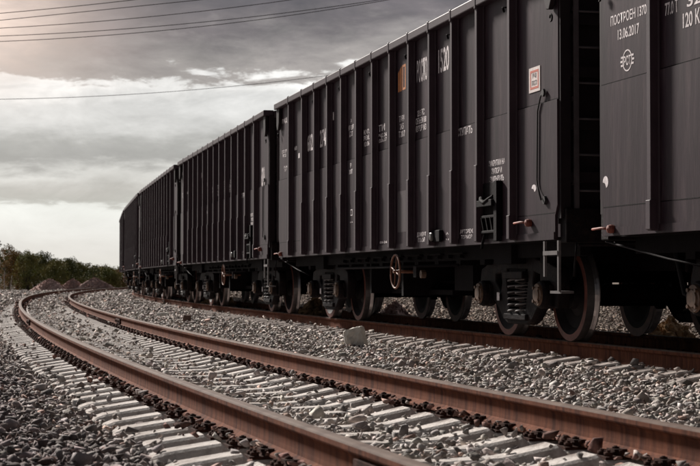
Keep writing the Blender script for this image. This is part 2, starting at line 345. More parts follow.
def scatter():
    rings = [(4.2, 9, 720, .031), (9, 15, 520, .031), (15, 26, 300, .034), (26, 42, 190, .040), (42, 80, 75, .058), (80, 130, 26, .085)]
    Ps = []; Ss = []
    for d0, d1, dens, sz in rings:
        wl = 0.225 * d1 + 1.6; wr = 0.225 * d1 + 1.4; area = (d1 - d0) * (wl + wr); n = int(area * dens)
        y = rng.uniform(d0, d1, n); x = rng.uniform(-wl, wr, n); keep = (x > -(0.225 * y + 1.5)) & (x < 0.225 * y + 1.3)
        x, y = x[keep], y[keep]; s_ = sz * (0.40 + 0.95 * rng.random(len(x)) ** 1.7)
        big = rng.random(len(x)) < 0.05; s_[big] *= 1.5
        Ps.append(np.stack([x, y], 1)); Ss.append(s_)
    P = np.concatenate(Ps); S_ = np.concatenate(Ss); x, y = P.T
    z, sf, tf, s2, tt = ground(x, y)
    z = z + S_ * (0.1 + 0.7 * rng.random(len(x)))
    # pile randomly a little
    z += 0.03 * np.clip(rng.random(len(x)) - 0.7, 0, 1) * (np.abs(tf) > 1.6)
    keep = np.ones(len(x), bool)
    for (s_, t_, top) in ((sf, tf, FG.top), (s2, tt, TR.top)):
        dr = np.abs(np.abs(t_) - 0.795); onr = dr < np.where(rng.random(len(x)) < 0.6, 0.024 + S_ * 0.9, 0.09); z = np.where((dr < 0.10) & ~onr, np.maximum(z, top - 0.168 + S_ * 0.3), z)                    # no stones through the rails
        keep &= ~onr
        ph = np.abs((s_ / SLP) - np.round(s_ / SLP)) * SLP; ons = (ph < 0.115) & (np.abs(t_) < 1.37)
        stp = top + (0 if top == FG.top else 0.032) + np.interp(np.abs(t_), SLT, SLZ)
        inner = np.abs(t_) < 0.62
        if top == FG.top: pk = np.where(inner, 0.10, 0.035 + 0.16 * np.clip((np.abs(t_) - 1.2) / 0.1, 0, 1)) + 0.35 * np.clip((np.abs(s_) - 26) / 20, 0, 1)
        else: pk = np.where(inner, 0.25, 0.13)
        pk = pk + 0.75 * np.clip(vnoise(x, y, 1.1, 31) - 0.16, 0, 1) + 0.35 * np.clip(vnoise(x, y, 3.1, 32) - 0.18, 0, 1)
        keep &= ~(ons & (rng.random(len(x)) > pk))
        z = np.where(ons, stp + S_ * 0.45, z)
    x, y, z, S_, tf, tt = x[keep], y[keep], z[keep], S_[keep], tf[keep], tt[keep]
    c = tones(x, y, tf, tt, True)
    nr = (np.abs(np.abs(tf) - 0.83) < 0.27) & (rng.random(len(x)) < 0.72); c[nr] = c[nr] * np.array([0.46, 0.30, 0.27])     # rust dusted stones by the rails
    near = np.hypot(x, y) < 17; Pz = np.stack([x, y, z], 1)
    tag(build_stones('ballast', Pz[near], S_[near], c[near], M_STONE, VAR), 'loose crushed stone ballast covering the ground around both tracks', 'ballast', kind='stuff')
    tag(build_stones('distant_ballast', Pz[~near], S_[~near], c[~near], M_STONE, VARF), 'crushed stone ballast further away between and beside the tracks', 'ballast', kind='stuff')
scatter()

# ------------------------------------------------------------------ rails
PROF = [(-.075, 0), (.075, 0), (.075, .010), (.030, .024), (.012, .036), (.009, .060), (.009, .118), (.014, .132), (.034, .142), (.0375, .150), (.0375, .170), (.033, .177), (.020, .1805), (-.020, .1805), (-.033, .177), (-.0375, .170), (-.0375, .150), (-.034, .142), (-.014, .132), (-.009, .118), (-.009, .060), (-.012, .036), (-.030, .024), (-.075, .010)]
def rail(name, tr, side, s0, s1, joints, label, mh=None):
    mb = MB(); S = np.concatenate([np.arange(s0, 40, 0.5), np.arange(40, s1, 1.5)]); n = len(PROF)
    for q in S:
        x, y, h = tr.at(q, side * 0.7975)
        for (a, b) in PROF: mb.v.append((x + a * math.cos(h), y - a * math.sin(h), tr.top - 0.1805 + b))
    for i in range(len(S) - 1):
        for k in range(n):
            mb.f.append((i * n + k, i * n + (k + 1) % n, (i + 1) * n + (k + 1) % n, (i + 1) * n + k)); mb.m.append(1 if 9 <= k <= 14 else 0); mb.sm.append(False)
    mb.f += [tuple(range(n)), tuple(reversed(range((len(S) - 1) * n, len(S) * n)))]; mb.m += [0, 0]; mb.sm += [False, False]
    o = mb.build(name, (M_RUST, M_HEAD))
    tag(o, label, 'rail')
    for j in joints:
        f = MB(); n0 = 8
        for sd_ in (-1, 1):
            for a in range(8):
                q0 = j - 0.4 + a * 0.1; p0 = tr.at(q0, side * 0.7975 + sd_ * 0.024); p1 = tr.at(q0 + 0.1, side * 0.7975 + sd_ * 0.024)
                f.bar((p0[0], p0[1], tr.top - 0.098), (p1[0], p1[1], tr.top - 0.098), 0.028, 0.085)
            for b in (-0.3, -0.15, 0.15, 0.3):
                c0 = tr.at(j + b, side * 0.7975 + sd_ * 0.036); c1 = tr.at(j + b, side * 0.7975 + sd_ * 0.062); f.tube([(c0[0], c0[1], tr.top - .098), (c1[0], c1[1], tr.top - .098)], 0.02, 6)
        f.build('joint_bar', M_FAST, o)
    return o
rail('rail', FG, -1, -13, 150, [-6.45, 16.4], 'rusty rail nearest the camera, running from the lower right to the far bend')
rail('rail', FG, 1, -13, 150, [16.85, 44.9], 'second rusty rail of the empty track, on the side towards the train')
rail('rail', TR, -1, -24, 130, [37.2], 'rusty rail under the near wheels of the train')
rail('rail', TR, 1, -24, 130, [], 'rail under the far wheels, in the dark beneath the train')

# ------------------------------------------------------------------ sleepers with their fastenings
def sleeper_mesh():
    mb = MB(); ts = [-1.35, -1.335, -1.28, -1.05, -1.0, -.985, -0.965, -0.80, -0.625, -.60, -.585, -.54, -0.30, 0, 0.30, .54, .585, .60, 0.625, 0.80, 0.965, .985, 1.0, 1.05, 1.28, 1.335, 1.35]
    for i, t in enumerate(ts):
        zt = sleeper_top(t, 0.0); e = {0: .035, 1: .012}.get(min(i, len(ts) - 1 - i), 0); w = 0.088 - (0.014 if abs(t) < 0.5 else 0) - e * .5
        for (a, b) in ((-.135 + e, -.40), (-w - .03, zt - .045 - e), (-w - .008, zt - .012 - e), (-w + .012, zt - e), (w - .012, zt - e), (w + .008, zt - .012 - e), (w + .03, zt - .045 - e), (.135 - e, -.40)): mb.v.append((t, a, b))
    K = 8
    for i in range(len(ts) - 1):
        for k in range(K): mb.f.append((i * K + k, i * K + (k + 1) % K, (i + 1) * K + (k + 1) % K, (i + 1) * K + k)); mb.m.append(0); mb.sm.append(False)
    mb.f += [tuple(range(K)), tuple(reversed(range((len(ts) - 1) * K, len(ts) * K)))]; mb.m += [0, 0]; mb.sm += [False, False]
    return mb
def fastening_mesh():
    mb = MB(); z = -0.1805
    mb.box(-.18, .18, -.085, .085, z - .015, z - .001)
    for sgn in (-1, 1):
        mb.box(min(sgn * .078, sgn * .094), max(sgn * .078, sgn * .094), -.07, .07, z - .001, z + .028)        # shoulder rib
        mb.box(min(sgn * .042, sgn * .115), max(sgn * .042, sgn * .115), -.05, .05, z + .018, z + .031)      # rail clip
        mb.tube([(sgn * .086, 0, z), (sgn * .086, 0, z + .044)], .010, 7); mb.tube([(sgn * .086, 0, z + .030), (sgn * .086, 0, z + .040)], .020, 6)
        mb.tube([(sgn * .145, .04, z), (sgn * .145, .04, z + .028)], .011, 6); mb.tube([(sgn * .145, .04, z), (sgn * .145, .04, z + .018)], .024, 6)
        mb.tube([(sgn * .145, -.04, z), (sgn * .145, -.04, z + .028)], .011, 6); mb.tube([(sgn * .145, -.04, z), (sgn * .145, -.04, z + .018)], .024, 6)
    return mb
sl_proto = None
def lay_sleepers(tr, s0, s1, label, group, lift=0.0):
    global sl_proto
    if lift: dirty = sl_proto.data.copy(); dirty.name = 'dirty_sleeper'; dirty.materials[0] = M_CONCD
    for k in range(int(round(s0 / SLP)), int(round(s1 / SLP))):
        q = k * SLP; x, y, h = tr.at(q)
        if sl_proto is None:
            sl_proto = sleeper_mesh().build('concrete_sleeper', M_CONC)
            for sgn in (-1, 1): f = fastening_mesh().build('rail_fastening', M_FAST, sl_proto); f.location = (sgn * .7975, 0, 0); f.scale = (0.92, 0.85, 1)
            o = sl_proto
        else:
            o = sl_proto.copy(); COL.objects.link(o)
            for ch in list(sl_proto.children): c = ch.copy(); COL.objects.link(c); c.parent = o
        o.location = (x, y, tr.top + lift); o.rotation_euler = (0, random.uniform(-.004, .004), -h + random.uniform(-.014, .014))
        for ch in o.children: ch.location.z = -0.06 if lift else 0.0
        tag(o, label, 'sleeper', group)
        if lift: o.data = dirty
lay_sleepers(FG, -9, 56, 'pale concrete sleeper under the two rails of the empty track', 'sleepers of the empty track')
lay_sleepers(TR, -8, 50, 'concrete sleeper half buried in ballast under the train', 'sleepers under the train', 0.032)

# ------------------------------------------------------------------ gondola wagon (local x = forward, y = towards the camera side, z = 0 at rail top)
HL = 6.48; Z0 = 1.01; Z1 = 3.67; YP = 1.47; YR = 1.548
RIBX = [-5.35, -4.33] + [(-4 + i) * 0.865 for i in range(9)] + [4.33, 5.35]
def wagon():
    w = empty('gondola_wagon')
    seam = 2.34
    for sy in (1, -1):
        # side wall: plate with cut lower corners, seam as two sheets 3 mm apart in depth
        ca = [(-HL + .06, Z0), (HL - .06, Z0), (HL - .06, 1.24), (HL, 1.34), (HL, seam), (-HL, seam), (-HL, 1.34), (-HL + .06, 1.24)]
        lo = MB(); n = len(ca)
        for yy in (YP, YP - .03): lo.v += [(a, sy * yy, b) for a, b in ca]
        lo.f += [tuple(range(n)), tuple(reversed(range(n, 2 * n)))] + [(i, (i + 1) % n, n + (i + 1) % n, n + i) for i in range(n)]; lo.m += [0] * (n + 2); lo.sm += [False] * (n + 2)
        lo.box(-HL, HL, min(sy * (YP - .012), sy * (YP - .034)), max(sy * (YP - .012), sy * (YP - .034)), seam + .012, Z1 - .06)
        lo.box(-HL + .07, HL - .07, min(sy * (YP + .001), sy * (YP + .010)), max(sy * (YP + .001), sy * (YP + .010)), Z0 + .002, Z0 + .075)   # sill edge angle
        lo.build('side_wall', M_PAINT, w)
        sm = MB(); sm.box(-HL + .002, HL - .002, min(sy * (YP - .013), sy * (YP - .036)), max(sy * (YP - .013), sy * (YP - .036)), seam + .001, seam + .0115)
        for a, b in ((-HL + .065, -5.41), (5.41, HL - .065), (-5.29, -5.02), (4.4, 5.29)): sm.box(a, b, min(sy * YP, sy * (YP + .0015)), max(sy * YP, sy * (YP + .0015)), 1.262, 1.270)
        sm.build('plate_seam', M_DARK, w)
        for x in RIBX:
            rb = MB(); a, b = YP - .012, YR
            prof = [(x - .045, a), (x - .045, a + .014), (x - .038, a + .02), (x - .034, b), (x + .034, b), (x + .038, a + .02), (x + .045, a + .014), (x + .045, a)]
            vs = [(p, sy * q, z) for z in (Z0 + .02, Z1 - .10) for p, q in prof]; k = len(prof)
            rb.add(vs, [(i, (i + 1) % k, k + (i + 1) % k, k + i) for i in range(k)] + [tuple(reversed(range(k))), tuple(range(k, 2 * k))])
            rb.box(x - .040, x + .040, min(sy * (YR - .05), sy * (YR + .012)), max(sy * (YR - .05), sy * (YR + .012)), Z0 + .03, 1.28 if abs(x) > 5 else 1.86)   # lower stiffener
            rb.build('rib', M_RAILP, w, 0.006 if sy > 0 else 0)
        tp = MB(); tp.box(-HL - .02, HL + .02, min(sy * (YP - .10), sy * (YR + .01)), max(sy * (YP - .10), sy * (YR + .01)), Z1 - .10, Z1)
        for x in RIBX: tp.box(x - .03, x + .03, min(sy * (YR - .05), sy * (YR + .016)), max(sy * (YR - .05), sy * (YR + .016)), Z1 - .13, Z1 + .012)
        tp.build('top_rail', M_RAILP, w, 0.012)
        if sy > 0:
            lr = MB()
            for i, x in enumerate(RIBX[:-1]):
                if i % 2 == 0:
                    xx = x + .30; zz = 3.42
                    lr.tube([(xx + .016 * math.cos(a), YP + .02 + .008 * math.sin(a), zz + .024 * math.sin(a)) for a in np.linspace(0, 2 * math.pi, 10)[:-1]], .008, 5, closed=True)
                    lr.box(xx - .014, xx + .014, YP - .012, YP + .016, zz + .018, zz + .03)
            lr.build('lashing_ring', M_DARK, w)
    for sx in (-1, 1):
        e = MB(); X0 = sx * (HL - .05); xa, xb = min(X0, X0 - sx * .03), max(X0, X0 - sx * .03)
        e.box(xa, xb, -YP + .04, YP - .04, Z0 + .15, Z1 - .05)
        for zz in (1.6, 2.1, 2.6, 3.1): e.box(min(X0, X0 + sx * .07), max(X0, X0 + sx * .07), -YP + .10, YP - .10, zz - .05, zz + .05)
        for yy in (-1.40, -.5, .5, 1.40): e.box(min(X0, X0 + sx * .09), max(X0, X0 + sx * .09), yy - .05, yy + .05, Z0 + .2, Z1 - .1)
        e.build('end_wall', M_ENDW, w)
        t = MB(); t.box(min(sx * (HL - .09), sx * (HL + .05)), max(sx * (HL - .09), sx * (HL + .05)), -YP + .10, YP - .10, Z1 - .135, Z1 - .005); t.build('end_top_rail', M_RAILP, w, 0.012)
        s = MB(); s.box(min(sx * (HL - .06), sx * (HL + .10)), max(sx * (HL - .06), sx * (HL + .10)), -YP + .05, YP - .05, .98, 1.30); s.build('end_sill', M_FRAME, w, 0.01)
        for sy in (1, -1):
            g = MB(); pts = [(HL - .02, Z1 - .10), (HL - .24, Z1 - .10), (HL - .22, Z1 - .34), (HL - .15, Z1 - .46), (HL - .08, Z1 - .47), (HL - .02, Z1 - .38)]; k = len(pts)
            vs = [(sx * a, sy * yy, b) for yy in (YP, YP + .05) for a, b in pts]
            g.add(vs, [tuple(range(k)), tuple(reversed(range(k, 2 * k)))] + [(i, (i + 1) % k, k + (i + 1) % k, k + i) for i in range(k)])
            g.build('corner_gusset', M_ENDW, w, 0.008)
        g = MB(); g.tube([(sx * (HL - .07) + .03 * math.cos(a), YP + .03, Z1 - .55 + .035 * math.sin(a)) for a in np.linspace(0, 5, 9)], .009, 5)
        g.build('rope_hook', M_DARK, w)
        # ladder on the end wall near the camera side
        ld = MB(); xx = sx * (HL + .06); sy = 1 if sx < 0 else -1
        for yy in (1.30, .92): ld.box(xx - .02, xx + .02, sy * yy - .02, sy * yy + .02, 1.30, 3.35)
        for k in range(6): ld.tube([(xx, sy * .92, 1.47 + k * .34), (xx, sy * 1.30, 1.47 + k * .34)], .011, 6)
        for zz in (1.55, 2.35, 3.2): ld.box(min(X0, xx), max(X0, xx), sy * 1.30 - .015, sy * 1.30 + .015, zz - .02, zz + .02)
        ld.build('ladder', M_LADDER, w)
        # automatic coupler
        c = MB(); xx = HL + .04
        c.box(min(sx * xx, sx * (xx + .30)), max(sx * xx, sx * (xx + .30)), -.11, .11, .78, .99)
        c.box(min(sx * (xx + .24), sx * (xx + .46)), max(sx * (xx + .24), sx * (xx + .46)), -.22, .10, .70, 1.02)
        c.box(min(sx * (xx + .34), sx * (xx + .50)), max(sx * (xx + .34), sx * (xx + .50)), .10, .24, .74, .98)
        c.box(min(sx * (xx + .02), sx * (xx + .08)), max(sx * (xx + .02), sx * (xx + .08)), -.2, .2, .70, 1.06)
        c.build('coupler', M_FRAME, w, 0.02)
        hs = MB(); hs.tube([(sx * (HL + .05), .30, .93), (sx * (HL + .14), .31, .80), (sx * (HL + .22), .28, .50), (sx * (HL + .36), .22, .42), (sx * (HL + .47), .18, .62)], .022, 8); hs.build('brake_hose', M_HOSE, w)
    # corner steps, hooks, uncoupling rods
    for sx, sy in ((-1, 1), (1, -1)):
        st = MB()
        for xx in (6.14, 6.50): st.box(min(sx * xx, sx * (xx + .035)), max(sx * xx, sx * (xx + .035)), sy * 1.47 - .012, sy * 1.47 + .012, .52 if xx > 6.3 else .66, 1.0)
        st.box(min(sx * 6.15, sx * 6.52), max(sx * 6.15, sx * 6.52), sy * 1.47 - .02, sy * 1.47 + .02, .865, .905)
        st.box(min(sx * 6.26, sx * 6.56), max(sx * 6.26, sx * 6.56), sy * 1.40 - .06, sy * 1.40 + .06, .50, .525)
        st.build('corner_step', M_STEP, w)
    for sx in (-1, 1):
        hk = MB(); x0 = sx * 6.20 if sx > 0 else -5.78; zz = 1.19 if sx < 0 else 1.07
        hk.lathe([(0, .0), (0, .036), (.03, .040), (.055, .032), (.065, 0.0)], 'y', 14, (x0, YP + .002, zz))
        hk.tube([(x0, YP + .04, zz), (x0 + .10, YP + .07, zz + .010), (x0 + .27, YP + .08, zz + .004)], .011, 8)
        hk.build('towing_hook', M_RED, w)
        ur = MB(); xe = sx * (HL + .08)
        if sx > 0: ur.tube([(xe, 1.38, .97), (5.3, 1.40, .80), (4.4, 1.40, .70)], .009, 6)
        else: ur.tube([(xe - .12, 1.36, .98), (xe - .06, 1.36, .66)], .011, 6)
        ur.tube([(xe, 1.30, .96), (xe, .40, .96)], .014, 6)
        ur.build('uncoupling_rod', M_FRAME if sx < 0 else M_DARK, w)
    # underframe
    u = MB(); u.box(-HL + .05, HL - .05, -.24, .24, .72, .98); u.box(-HL + .12, HL - .12, YP - .40, YP - .28, .86, Z0 - .003); u.box(-HL + .12, HL - .12, -YP + .28, -YP + .40, .86, Z0 - .003)
    for x in RIBX: u.box(x - .08, x + .08, -YP + .29, YP - .29, .80, Z0 - .003)
    for x in (-4.325, 4.325): u.box(x - .28, x + .28, -1.25, 1.25, .80, Z0 - .006)
    u.box(-HL + .12, HL - .12, -YP + .10, YP - .10, Z0 - .003, Z0 + .03)
    u.build('underframe', M_DARK, w)
    for i in range(7):
        xa = (-3.0 + i) * 0.865 - .34
        for sy in (1, -1):
            h = MB(); pts = [(.25, .84), (1.24, .95), (1.24, .93), (.25, .81)]
            vs = [(xx, sy * a, b) for xx in (xa, xa + .68) for a, b in pts]; h.add(vs, [(0, 1, 2, 3), (7, 6, 5, 4), (0, 4, 5, 1), (1, 5, 6, 2), (2, 6, 7, 3), (3, 7, 4, 0)])
            for q in (.12, .56): h.bar((xa + q, sy * 1.24, .915), (xa + q, sy * .28, .79), .05, .05)
            h.build('bottom_hatch', M_DARK, w)
    br = MB(); br.lathe([(-.30, 0), (-.30, .15), (-.26, .18), (.24, .18), (.30, .12), (.30, 0)], 'x', 20, (.8, .78, .66)); br.tube([(.5, .78, .66), (-.8, .72, .60), (-2.2, .30, .55)], .022, 6); br.build('brake_cylinder', M_DARK, w)
    rv = MB(); rv.lathe([(-.45, 0), (-.45, .10), (-.40, .16), (.40, .16), (.45, .10), (.45, 0)], 'x', 20, (-1.6, -.55, .62)); rv.build('air_reservoir', M_DARK, w)
    rg = MB()
    for sy in (.35, -.35): rg.tube([(-3.2, sy, .46), (3.2, sy, .46)], .025, 6)
    rg.box(-1.5, 1.3, .1, .9, .44, .50); rg.box(-.5, -.42, -.9, 1.25, .42, .86); rg.box(1.3, 1.38, -.9, 1.2, .44, .86); rg.box(-2.2, 2.4, -.95, -.85, .44, .60)
    rg.box(-2.6, -1.9, .60, 1.0, .50, .84); rg.tube([(-2.9, 1.28, .80), (3.0, 1.28, .80)], .018, 6)
    rg.build('brake_rigging', M_DARK, w)
    vv = MB(); vv.box(-1.25, -1.12, 1.2, 1.30, .66, .80); vv.build('brake_valve', M_FRAME, w); vv = MB(); vv.lathe([(0, 0), (0, .05), (.06, .05), (.06, 0)], 'y', 12, (-1.45, 1.24, .70)); vv.build('valve_cap', M_CAP, w)
    hw = MB(); c = (-.72, 1.42, .735); rr = .215
    hw.tube([(c[0] + rr * math.cos(a), c[1], c[2] + rr * math.sin(a)) for a in np.linspace(0, 2 * math.pi, 29)[:-1]], .014, 7, closed=True)
    for k in range(4):
        a = .3 + k * math.pi / 2; hw.tube([c, (c[0] + rr * math.cos(a), c[1], c[2] + rr * math.sin(a))], .010, 6)
    hw.tube([(c[0], c[1] + .03, c[2]), (c[0], 1.05, c[2])], .022, 8); hw.build('handbrake_wheel', M_BRASS, w)
    # signal lamp box and unloading gear on the side wall
    lb = MB(); lb.box(-2.92, -2.55, YP, YP + .05, 1.07, 1.21); lb.build('gauge_box', M_DARK, w, 0.01)
    lz = MB(); lz.lathe([(0, 0), (.0, .048), (.02, .055), (.035, .04), (.04, 0)], 'y', 16, (-2.66, YP + .05, 1.135)); lz.build('gauge_lens', M_LAMP, w)
    lt = MB()
    lt.box(-4.95, -4.30 + .02, YP, YP + .012, 1.06, 1.66)
    lt.box(-4.96, -4.86, YP + .012, YP + .07, 1.03, 1.66)
    lt.box(-4.88, -4.40, YP + .012, YP + .10, 1.40, 1.47); lt.box(-4.88, -4.42, YP + .012, YP + .06, 1.28, 1.31); lt.box(-4.88, -4.42, YP + .012, YP + .06, 1.12, 1.15)
    lt.tube([(-4.84, YP + .06, 1.50), (-4.76, YP + .09, 1.47), (-4.62, YP + .09, 1.44), (-4.52, YP + .09, 1.47), (-4.44, YP + .06, 1.50)], .022, 8)
    for q in (-4.78, -4.64, -4.5): lt.bar((q, YP + .04, 1.14), (q + .05, YP + .05, 1.29), .03, .03)
    lt.tube([(-4.50, YP + .03, 1.14), (-4.46, YP + .05, 1.02), (-4.44, YP + .05, .96)], .016, 6)
    lt.build('unloading_latch', M_DARK, w, 0.006)
    # hose at the near end
    hz = MB(); hz.tube([(-6.13, YP + .012, 2.44), (-6.08, YP + .012, 2.40), (-6.0, YP + .012, 2.27), (-5.98, YP + .012, 1.60), (-6.0, YP + .012, 1.53), (-6.16, YP + .04, 1.40)], .008, 6)
    hz.lathe([(0, 0), (0, .04), (.02, .035), (.02, 0)], 'y', 10, (-6.15, YP, 2.435)); hz.lathe([(0, 0), (0, .045), (.025, .04), (.025, 0)], 'y', 10, (-6.18, YP, 1.395)); hz.build('cable', M_HOSE, w)
    pl = MB(); pl.box(-6.02, -5.72, YP - .012, YP - .006, 2.475, 2.72); pl.build('warning_plate', M_PLATE, w)
    pr = MB(); y1 = YP - .0055; a0, a1, b0, b1 = -5.985, -5.755, 2.505, 2.69; k = .022
    pr.box(a0, a1, y1, y1 + .001, b0, b0 + k); pr.box(a0, a1, y1, y1 + .001, b1 - k, b1); pr.box(a0, a0 + k, y1, y1 + .001, b0 + k, b1 - k); pr.box(a1 - k, a1, y1, y1 + .001, b0 + k, b1 - k)
    pr.build('plate_border', M_LITRED, w)
    ptm = text_mesh(['УВЧ-08', 'ПРОСТО']); fit_text(ptm, [-5.80, -5.94, 2.66, 2.54], w, M_PATCH, YP - .0045, name='plate_lettering')
    # bogies
    for sx in (-1, 1):
        b = MB(); b.box(-.26, .26, -1.08, 1.08, .60, .78); b.box(-.5, .5, -.3, .3, .50, .58)
        for ax in (-.925, .925):
            b.tube([(ax, -.68, .4785), (ax, .68, .4785)], .085, 16)
            b.bar((ax * .45, -.75, .40), (ax * .45, .75, .40), .08, .10)
            for sy in (-.79, .79): b.box(min(ax * .40, ax * .48), max(ax * .40, ax * .48), sy - .05, sy + .05, .30, .62)
        bo = b.build('bogie', M_DARK, w, 0.01); bo.location = (sx * 4.325, 0, 0)
        for sy in (-1, 1):
            outer = [(-1.20, .62), (-1.16, .74), (-.92, .80), (-.60, .83), (-.42, .88), (.42, .88), (.60, .83), (.92, .80), (1.16, .74), (1.20, .62), (1.17, .36), (1.10, .36), (1.08, .58), (.77, .58),
                     (.75, .42), (.62, .36), (.44, .22), (.30, .17), (-.30, .17), (-.44, .22), (-.62, .36), (-.75, .42), (-.77, .58), (-1.08, .58), (-1.10, .36), (-1.17, .36)]
            win = [(-.27, .30), (.27, .30), (.35, .62), (.33, .76), (-.33, .76), (-.35, .62)]
            ho = [[(-.70, .60), (-.70, .70), (-.50, .73), (-.46, .60), (-.52, .46)], [(.70, .60), (.52, .46), (.46, .60), (.50, .73), (.70, .70)]]
            sf = plate('side_frame', outer, [win] + ho, .13, M_FRAME, bo, off=sy * 1.02, bevel=.018)
            lf = MB(); lf.box(-.34, .34, sy * 1.02 - .10, sy * 1.02 + .10, .20, .265); lf.build('spring_seat', M_FRAME, bo, .01)
            lf = MB(); lf.box(-.30, .30, sy * 1.02 - .12, sy * 1.02 + .12, .64, .72); lf.build('bolster_end', M_FRAME, bo, .01)
            sp = MB()
            for cx in (-.12, .12):
                pts = [(cx + .098 * math.cos(a), sy * 1.04 + .098 * math.sin(a), .28 + .36 * a / (2 * math.pi * 5.5)) for a in np.linspace(0, 2 * math.pi * 5.5, 66)]
                sp.tube(pts, .0095, 6)
            sp.build('coil_spring', M_SPRING, bo)
            wt = MB(); wt.box(.50, .58, sy * 1.105 if sy > 0 else -1.108, sy * 1.108 if sy > 0 else -1.105, .40, .49) if sy > 0 else wt.box(-.58, -.50, -1.108, -1.105, .40, .49)
            wt.build('paint_mark', M_WHITE, bo)
            for ax in (-.925, .925):
                wh = MB(); yy = lambda q: q
                prof = [(-.68 + .0, .0), (-.68, .13), (-.665, .14), (-.70, .22), (-.735, .34), (-.725, .41), (-.725, .505), (-.735, .5055), (-.755, .49), (-.775, .4785), (-.855, .475), (-.858, .41), (-.845, .40), (-.79, .34), (-.765, .22), (-.80, .15), (-.86, .14), (-.86, 0)]
                wh.lathe([(-h * sy, r) for h, r in prof], 'y', 56, (ax, 0, .4785), mis=[0, 0, 0, 0, 0, 1, 2, 2, 2, 2, 1, 0, 0, 0, 0, 0, 0])
                wh.build('wheel', (M_WHEEL, M_RIM, M_TREAD), bo)
                ab = MB(); ab.box(ax - .145, ax + .145, min(sy * .93, sy * 1.12), max(sy * .93, sy * 1.12), .36, .578); ab.lathe([(0, 0), (0, .145), (.13, .145), (.16, .13), (.16, 0)], 'y', 24, (ax, sy * 1.03, .4785), flip=sy); ab.build('axle_box', M_FRAME, bo, .008)
                cp = MB(); cp.lathe([(0, 0), (0, .118), (.022, .112), (.022, .075), (.035, .07), (.035, 0)], 'y', 24, (ax, sy * 1.191, .4785), flip=sy)
                for k in range(4): a = .8 + k * math.pi / 2; cp.lathe([(0, 0), (0, .018), (.028, .018), (.028, 0)], 'y', 6, (ax + .094 * math.cos(a), sy * 1.205, .4785 + .094 * math.sin(a)), flip=sy)
                cp.build('bearing_cap', M_CAP, bo)
    return w
def fit_text(me, box, w, m, ypl, name='lettering'):
    a, b, zt, zb = box; co = np.empty(len(me.vertices) * 3); me.vertices.foreach_get('co', co); co = co.reshape(-1, 3)
    mn = co.min(0); mx_ = co.max(0); u = (co[:, 0] - mn[0]) / (mx_[0] - mn[0]); v = (co[:, 1] - mn[1]) / (mx_[1] - mn[1])
    res = np.stack([a + (b - a) * u, np.full(len(u), ypl), zb + (zt - zb) * v], 1); me.vertices.foreach_set('co', res.ravel()); me.update(); me.materials.clear()
    return link(name, me, w, (m,))
def letter(w, lines, box, m=None, spacing=1.0):
    zc = (box[2] + box[3]) / 2; y = (YP - .012 if zc > 2.34 else YP) + .002
    return fit_text(text_mesh(lines, spacing), box, w, m or M_WHITE, y)
def chalk(w, box):
    a, b, zt, zb = box; y = YP + .002; c = MB(); m_ = (a + b) / 2; cz = (zt + zb) / 2; rx = abs(a - b) / 2; rz = (zt - zb) / 2; pts = []
    for k in range(14):
        t = k / 14 * 2 * math.pi; rr = 1 if k not in (8, 9, 10) else .35; pts.append((m_ - rx * rr * math.cos(t), y, cz + rz * rr * math.sin(t)))
    c.add(pts, [tuple(range(14))]); c.build('chalk_mark', M_WHITE, w)
def common_letters(w, far=False):
    letter(w, ['РЖД'], [6.255, 5.85, 3.38, 3.29]); letter(w, ['ГП 77', 'Т 23'], [6.25, 5.86, 2.845, 2.72]); letter(w, ['Р-24', '3.7'], [6.09, 5.84, 2.569, 2.475])
    letter(w, ['68'], [5.25, 5.06, 2.835, 2.77]); letter(w, ['1'], [4.95, 4.85, 2.70, 2.62]); letter(w, ['I'], [2.55, 2.49, 3.13, 3.01])
    letter(w, ['Р', 'КР 30Т', 'Д 27'], [1.59, 1.3, 2.925, 2.665], spacing=.95); letter(w, ['Р', '30Т'], [1.52, 1.32, 2.29, 2.135]); letter(w, ['□', '- -'], [1.45, 1.32, 1.63, 1.44])
    letter(w, ['КАП.', 'РЕМ.', '13.06'], [.73, .43, 2.695, 2.466], spacing=.95); letter(w, ['ТИ'], [-.03, -.36, 2.69, 2.60]); letter(w, ['ВЧД 24', '13.06.17'], [-.02, -.445, 2.57, 2.454], spacing=.95)
    letter(w, ['ТАРА', '24.5', 'Т 2017'], [-1.02, -1.30, 2.715, 2.44], spacing=.95)
    letter(w, ['23.5 ТС', 'ОБЪЕМ 88', 'КУЗОВ М3'], [-1.78, -2.22, 2.705, 2.44], spacing=.95); letter(w, ['СТУПАТЬ'], [-3.46, -3.99, 2.33, 2.24])
    letter(w, ['ЗАКРУТКИ НА', 'ЗАПОР И', 'ЗАКРЫВАТЬ'], [-4.535, -5.035, 1.89, 1.659], spacing=1.05); letter(w, ['88-24'], [-.15, -.495, 1.139, 1.109])
    letter(w, ['ДОМКРАТ', 'ОСЬ 24Т'], [-1.865, -2.24, 1.208, 1.087], spacing=.95); letter(w, ['↑', '24'], [-3.015, -3.145, 1.177, 1.051], spacing=.9)
    letter(w, ['АВТОРЕЖ', 'ТОРМОЗ'], [-3.55, -4.005, 1.191, 1.08], spacing=1.0)
wg = wagon(); common_letters(wg)
def copy_tree(o, parent=None):
    c = o.copy(); COL.objects.link(c)
    if parent: c.parent = parent
    for ch in list(o.children): copy_tree(ch, c)
    return c
labels = {
    -1: 'dark grey gondola wagon cut off by the right edge, with a round white emblem',
    0: 'dark grey gondola wagon seen whole, with 1520, an orange mark and a handbrake wheel',
    1: 'gondola wagon coupled directly beyond the one lettered 1520',
    2: 'third gondola wagon from the far end of the train, ribs packed close in view',
    3: 'last but one gondola wagon at the far end of the train',
    4: 'farthest gondola wagon, a narrow sliver where the train bends out of sight'}
wagons = {}
